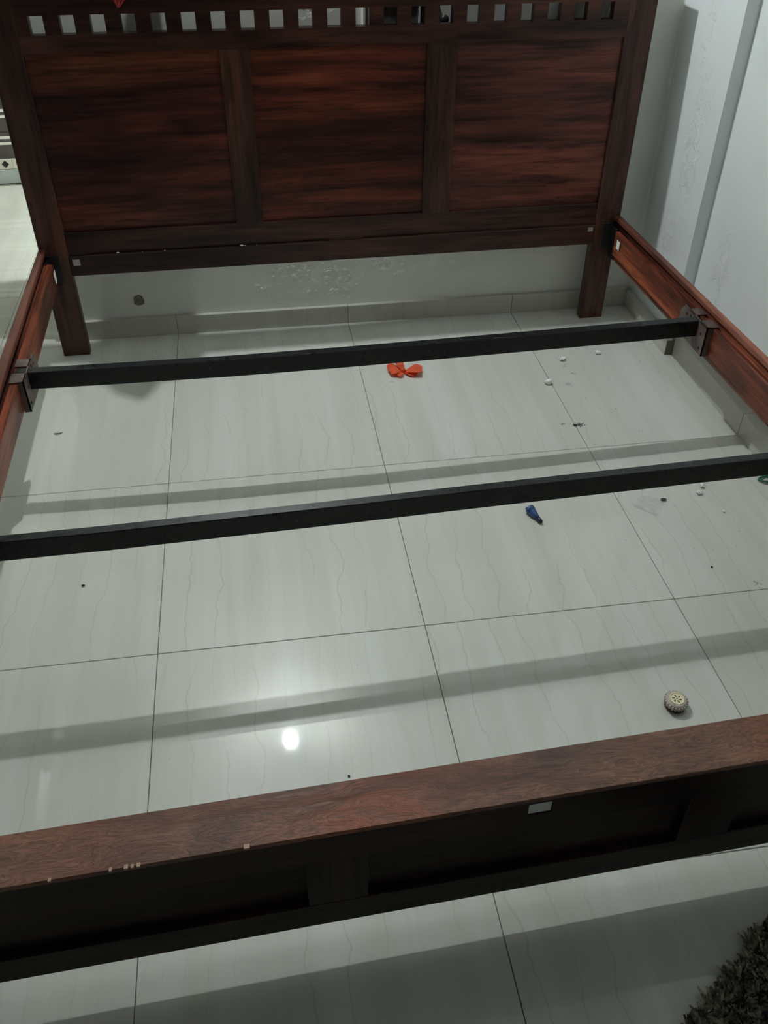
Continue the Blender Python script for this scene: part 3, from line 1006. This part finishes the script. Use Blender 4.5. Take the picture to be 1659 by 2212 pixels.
M['debris_dark'] = plain('dark_bits', (.03, .025, .022), .8)
M['debris_grey'] = plain('grey_plaster_bits', (.33, .34, .31), .8)
M['purple'] = plain('dark_purple_chip', (.05, .04, .065), .3)
crumple('paper_scrap', 1.2785, 1.132, .013, M['paper'], 'crumpled white paper scrap below the right end of the far beam', 'paper', 3, .6, .3)
crumple('paper_scrap', 1.412, 1.158, .010, M['paper'], 'small folded white scrap, rightmost bit just before the far cross beam', 'paper', 5, .6, -.2)
crumple('paper_scrap', 1.450, .404, .010, M['paper'], 'tiny curled white scrap right of the plastic packet, the upper one', 'paper', 8, .7, 1.1)
crumple('paper_scrap', 1.428, .374, .010, M['paper'], 'tiny white scrap right of the plastic packet, the lower one', 'paper', 11, .7, .4)
lump('plaster_lump', 1.189, .988, .011, M['paper'], 'white plaster lump lying on the right tile joint between the two cross beams', 'plaster', (1.2, .8, .9), 2, jag=.6, smooth=True)
lump('dark_chip', 1.3205, .3605, .0085, M['purple'], 'dark purple chip lying at the corner of the plastic packet', 'chip', (1.1, .6, .35), 4, smooth=True)
lump('dark_crumb', -.186, .243, .0035, M['debris_dark'], 'dark crumb at the left, on the tile just before the nearer cross beam', 'crumb', (1.2, .8, .7), 6)
lump('white_crumb', 1.460, .291, .0035, M['paper'], 'white crumb on the tile right of and below the plastic packet', 'crumb', (.9, 1.2, .6), 7)
lump('white_crumb', 1.353, .817, .0035, M['paper'], 'white crumb on the tile to the right of the dark dirt smudge', 'crumb', (.8, 1.2, .6), 8)
lump('white_crumb', .608, 1.165, .0035, M['paper'], 'white crumb on the tile joint left of the orange flower', 'crumb', (1, .9, .6), 9)
lump('dark_crumb', .381, -.372, .0025, M['debris_dark'], 'dark crumb right beside the footboard below the bulb reflection', 'crumb', (1, 1, .7), 10)
lump('dark_crumb', 1.335, .09, .0028, M['debris_dark'], 'dark crumb on the right between packet and toy wheel', 'crumb', (1, .8, .7), 12)

# curled shaving at the left
bm = bmesh.new()
prev = None
for i in range(15):
    a = -2.6 + i * .17
    cx_, cy_ = -.334 + .013 * math.cos(a), .925 + .012 * math.sin(a)
    r_ = .0015 + .002 * math.sin(i / 14 * math.pi)
    pa, pb = bm.verts.new((cx_, cy_, .0008)), bm.verts.new((cx_ + .0015, cy_ + .001, .0008 + r_ * 1.6))
    if prev:
        bm.faces.new((prev[0], pa, pb, prev[1]))
    prev = (pa, pb)
o = mesh_obj('wood_shaving', bm, M['debris_grey'], rel=(-.334, .920, 0))
o.modifiers.new('s', 'SOLIDIFY').thickness = .0006
tag(o, 'thin curled shaving on the tile at the far left beside the rail', 'shaving')

# green loop at the right edge, under the middle beam
M['green'] = plain('green_plastic_cord', (.015, .12, .07), .35)
bm = bmesh.new()
def tube(bm, pts, r, seg=8, closed=False):
    rings = []
    P_ = [Vector(p) for p in pts]
    for i, p in enumerate(P_):
        q0 = P_[i - 1] if (i > 0 or closed) else p
        q1 = P_[(i + 1) % len(P_)] if (i < len(P_) - 1 or closed) else p
        d = (q1 - q0).normalized()
        s_ = d.cross(Vector((0, 0, 1)))
        if s_.length < 1e-4:
            s_ = Vector((1, 0, 0))
        s_.normalize(); u_ = s_.cross(d)
        rings.append([bm.verts.new(p + r * (math.cos(a) * s_ + math.sin(a) * u_)) for a in [2 * math.pi * k / seg for k in range(seg)]])
    pairs = list(zip(rings, rings[1:] + ([rings[0]] if closed else [])))
    if not closed:
        pairs = pairs[:len(rings) - 1]
        bm.faces.new(rings[0]); bm.faces.new(rings[-1][::-1])
    for a, b in pairs:
        for k in range(seg):
            bm.faces.new((a[k], a[(k + 1) % seg], b[(k + 1) % seg], b[k]))
RX, RY = 1.6365, .405
tube(bm, [(RX + .019 * math.cos(t), RY + .014 * math.sin(t), .004 + .003 * math.sin(2 * t)) for t in [i * 2 * math.pi / 36 for i in range(36)]], .0027, closed=True)
tube(bm, [(RX - .017, RY - .004, .007), (RX, RY + .003, .0095), (RX + .018, RY + .001, .007)], .0022)
tag(mesh_obj('plastic_ring', bm, M['green'], smooth=True, rel=(RX, RY, 0)), 'dark green plastic ring on the floor at the right edge, by the baseboard', 'ring')

# scattered grit and dirt near the right corner: nobody could count it
bm = bmesh.new()
rnd = random.Random(21)
def speck(x, y, r, h=.4):
    k = 5
    ph = rnd.random() * 6
    b_ = [bm.verts.new((x + r * rnd.uniform(.6, 1.3) * math.cos(ph + i * 2 * math.pi / k), y + r * rnd.uniform(.6, 1.3) * math.sin(ph + i * 2 * math.pi / k), .0001)) for i in range(k)]
    t_ = bm.verts.new((x, y, .0001 + r * h))
    for i in range(k):
        bm.faces.new((b_[i], b_[(i + 1) % k], t_))
for _ in range(110):
    speck(1.204 + rnd.gauss(0, .010) + .004, .747 + rnd.gauss(0, .0055), rnd.uniform(.0009, .0024), .25)
for _ in range(22):
    speck(1.165 + rnd.gauss(0, .006), .757 + rnd.gauss(0, .0025), rnd.uniform(.0008, .0018), .25)
for _ in range(90):
    speck(rnd.uniform(1.05, 1.60), rnd.uniform(.10, 1.40), rnd.uniform(.0006, .0014), .5)
for _ in range(60):
    speck(1.56 + rnd.gauss(0, .04), 1.42 + rnd.gauss(0, .035), rnd.uniform(.0008, .002), .4)
for _ in range(30):
    speck(rnd.uniform(-.3, 1.5), rnd.uniform(-.6, 1.3), rnd.uniform(.0005, .0011), .5)
o = mesh_obj('floor_grit', bm, M['debris_dark'], fl, 'dark grit and a dirt smudge on the tiles'); o['kind'] = 'stuff'
bm = bmesh.new()
for cx_, cy_, n_ in ((1.252, .979, 60), (1.29, 1.045, 25), (1.28, 1.09, 20), (.69, 1.075, 14), (1.42, .02, 30)):
    for _ in range(n_):
        speck(cx_ + rnd.gauss(0, .006), cy_ + rnd.gauss(0, .006), rnd.uniform(.0009, .0022), .2)
o = mesh_obj('plaster_dust', bm, M['debris_grey'], fl, 'small grey smudges of plaster dust'); o['kind'] = 'stuff'
# pale crumbs along the headboard ledge
bm = bmesh.new()
for x, r in ((-.135, .0035), (-.06, .0016), (.01, .0018), (.252, .004), (.262, .002), (.30, .0016)):
    bmesh.ops.create_icosphere(bm, subdivisions=1, radius=r, matrix=Matrix.Translation((x, hy(x) - .006, .3495 + r * .5)) @ Matrix.Diagonal((1.6, .8, .6, 1)))
o = mesh_obj('ledge_crumbs', bm, M['paper']); o['kind'] = 'stuff'
tag(o, 'white crumbs lying on the narrow headboard ledge, left half', 'crumbs')

# ------------------------------------------------------------------ shaggy rug, lower right
def rug_mat():
    m, nt, bs = new_mat('shag_pile')
    v = coords(nt)
    f = ntex(nt, v, 55, 4, .6)
    f2 = ntex(nt, v, 14, 2, .5)
    c = ramp(nt, f, [(.38, (.045, .038, .026)), (.5, (.17, .145, .10)), (.62, (.42, .37, .28))])
    c = mixc(nt, .7, c, ramp(nt, f2, [(.38, (.45, .43, .40)), (.62, (1.2, 1.2, 1.2))]), 'MULTIPLY')
    lk(nt, c, bs.inputs['Base Color'])
    bs.inputs['Roughness'].default_value = .9
    bs.inputs['Sheen Weight'].default_value = .2
    return m
M['shag'] = rug_mat()
M['rug_back'] = plain('rug_backing', (.03, .027, .02), .95)
C0 = Vector((1.040, -.760, 0))
EA = Vector((-.216, -.150, 0)).normalized()
EB = Vector((EA.y * -1, EA.x, 0)) * -1
EB = Vector((-EA.y, EA.x, 0))
if EB.y > 0:
    EB = -EB
rug = thing('shag_rug', 'dark brown and grey shaggy rug at the lower right, in front of the footboard', 'rug', C0 + EA * .5 + EB * .4)
bm = bmesh.new()
crn = [C0 + EA * .01 + EB * .01, C0 + EA * 1.0 + EB * .01, C0 + EA * 1.0 + EB * .6, C0 + EA * .01 + EB * .6]
v0 = [bm.verts.new((p.x, p.y, .0005)) for p in crn]
v1 = [bm.verts.new((p.x, p.y, .008)) for p in crn]
bm.faces.new(v0); bm.faces.new(v1)
for i in range(4):
    bm.faces.new((v0[i], v0[(i + 1) % 4], v1[(i + 1) % 4], v1[i]))
mesh_obj('backing', bm, M['rug_back'], rug)
rnd = random.Random(5)
V, F = [], []
LA, LB = 1.0, .6
def strand(p, d, hgt, wd):
    side = Vector((-d.y, d.x, 0))
    if side.length < 1e-5:
        side = Vector((1, 0, 0))
    side.normalize()
    base = len(V)
    for k in range(4):
        t_ = k / 3
        q = p + d * (t_ ** 1.5) + Vector((0, 0, hgt * (t_ - .25 * t_ * t_)))
        w_ = wd * (.75 + .45 * math.sin(t_ * 2.6) - .35 * t_)
        V.append(q - side * w_); V.append(q + side * w_)
    for k in range(3):
        b_ = base + 2 * k
        F.append((b_, b_ + 1, b_ + 3, b_ + 2))
for a_i in range(250):
    for b_i in range(150):
        a_ = (a_i + rnd.random()) / 250 * LA
        b_ = (b_i + rnd.random()) / 150 * LB
        p = C0 + EA * a_ + EB * b_ + Vector((0, 0, .004))
        if p.y < -1.20:
            continue
        cl = Vector((noise.noise(Vector((p.x * 55, p.y * 55, 0))), noise.noise(Vector((p.x * 55, p.y * 55, 9))), 0))
        d = cl * .026 + Vector((rnd.uniform(-1, 1), rnd.uniform(-1, 1), 0)) * .006
        edge = min(a_, b_, LB - b_)
        if edge < .02:
            d += (-EA if a_ < .02 else Vector((0, 0, 0))) * .006 + (-EB if b_ < .02 else Vector((0, 0, 0))) * .006
        strand(p, d, rnd.uniform(.016, .028) * (1 - .35 * max(0, 1 - edge / .02)), rnd.uniform(.0018, .0032))
me = bpy.data.meshes.new('pile')
me.from_pydata([tuple(v) for v in V], [], F)
me.materials.append(M['shag'])
o = bpy.data.objects.new('pile', me)
COL.objects.link(o)
o.parent = rug
o.location = -Vector(rug.location)
o['kind'] = 'stuff'

# dark navy cloth lying on the rug at the very corner of the frame
M['navy'] = plain('navy_cloth', (.012, .016, .032), .9)
bm = bmesh.new()
G = 28
g = []
for i in range(G + 1):
    row = []
    for j in range(G + 1):
        u, v = i / G * 2 - 1, j / G * 2 - 1
        rr = min(1, (abs(u) ** 4 + abs(v) ** 4) ** .25)
        x = 1.085 + u * .13 + .008 * noise.noise(Vector((v * 3, 1, 0)))
        y = -1.02 + v * .12 + .01 * noise.noise(Vector((u * 3, 5, 0)))
        z = .034 + .045 * (1 - rr ** 4) + .012 * noise.noise(Vector((u * 2.2, v * 2.2, 3)))
        row.append(bm.verts.new((x, y, z)))
    g.append(row)
for i in range(G):
    for j in range(G):
        bm.faces.new((g[i][j], g[i + 1][j], g[i + 1][j + 1], g[i][j + 1]))
o = mesh_obj('folded_cloth', bm, M['navy'], smooth=True, rel=(1.085, -1.02, .026))
o.modifiers.new('s', 'SOLIDIFY').thickness = .004
tag(o, 'dark navy cloth lying on the shaggy rug at the lower right', 'cloth')
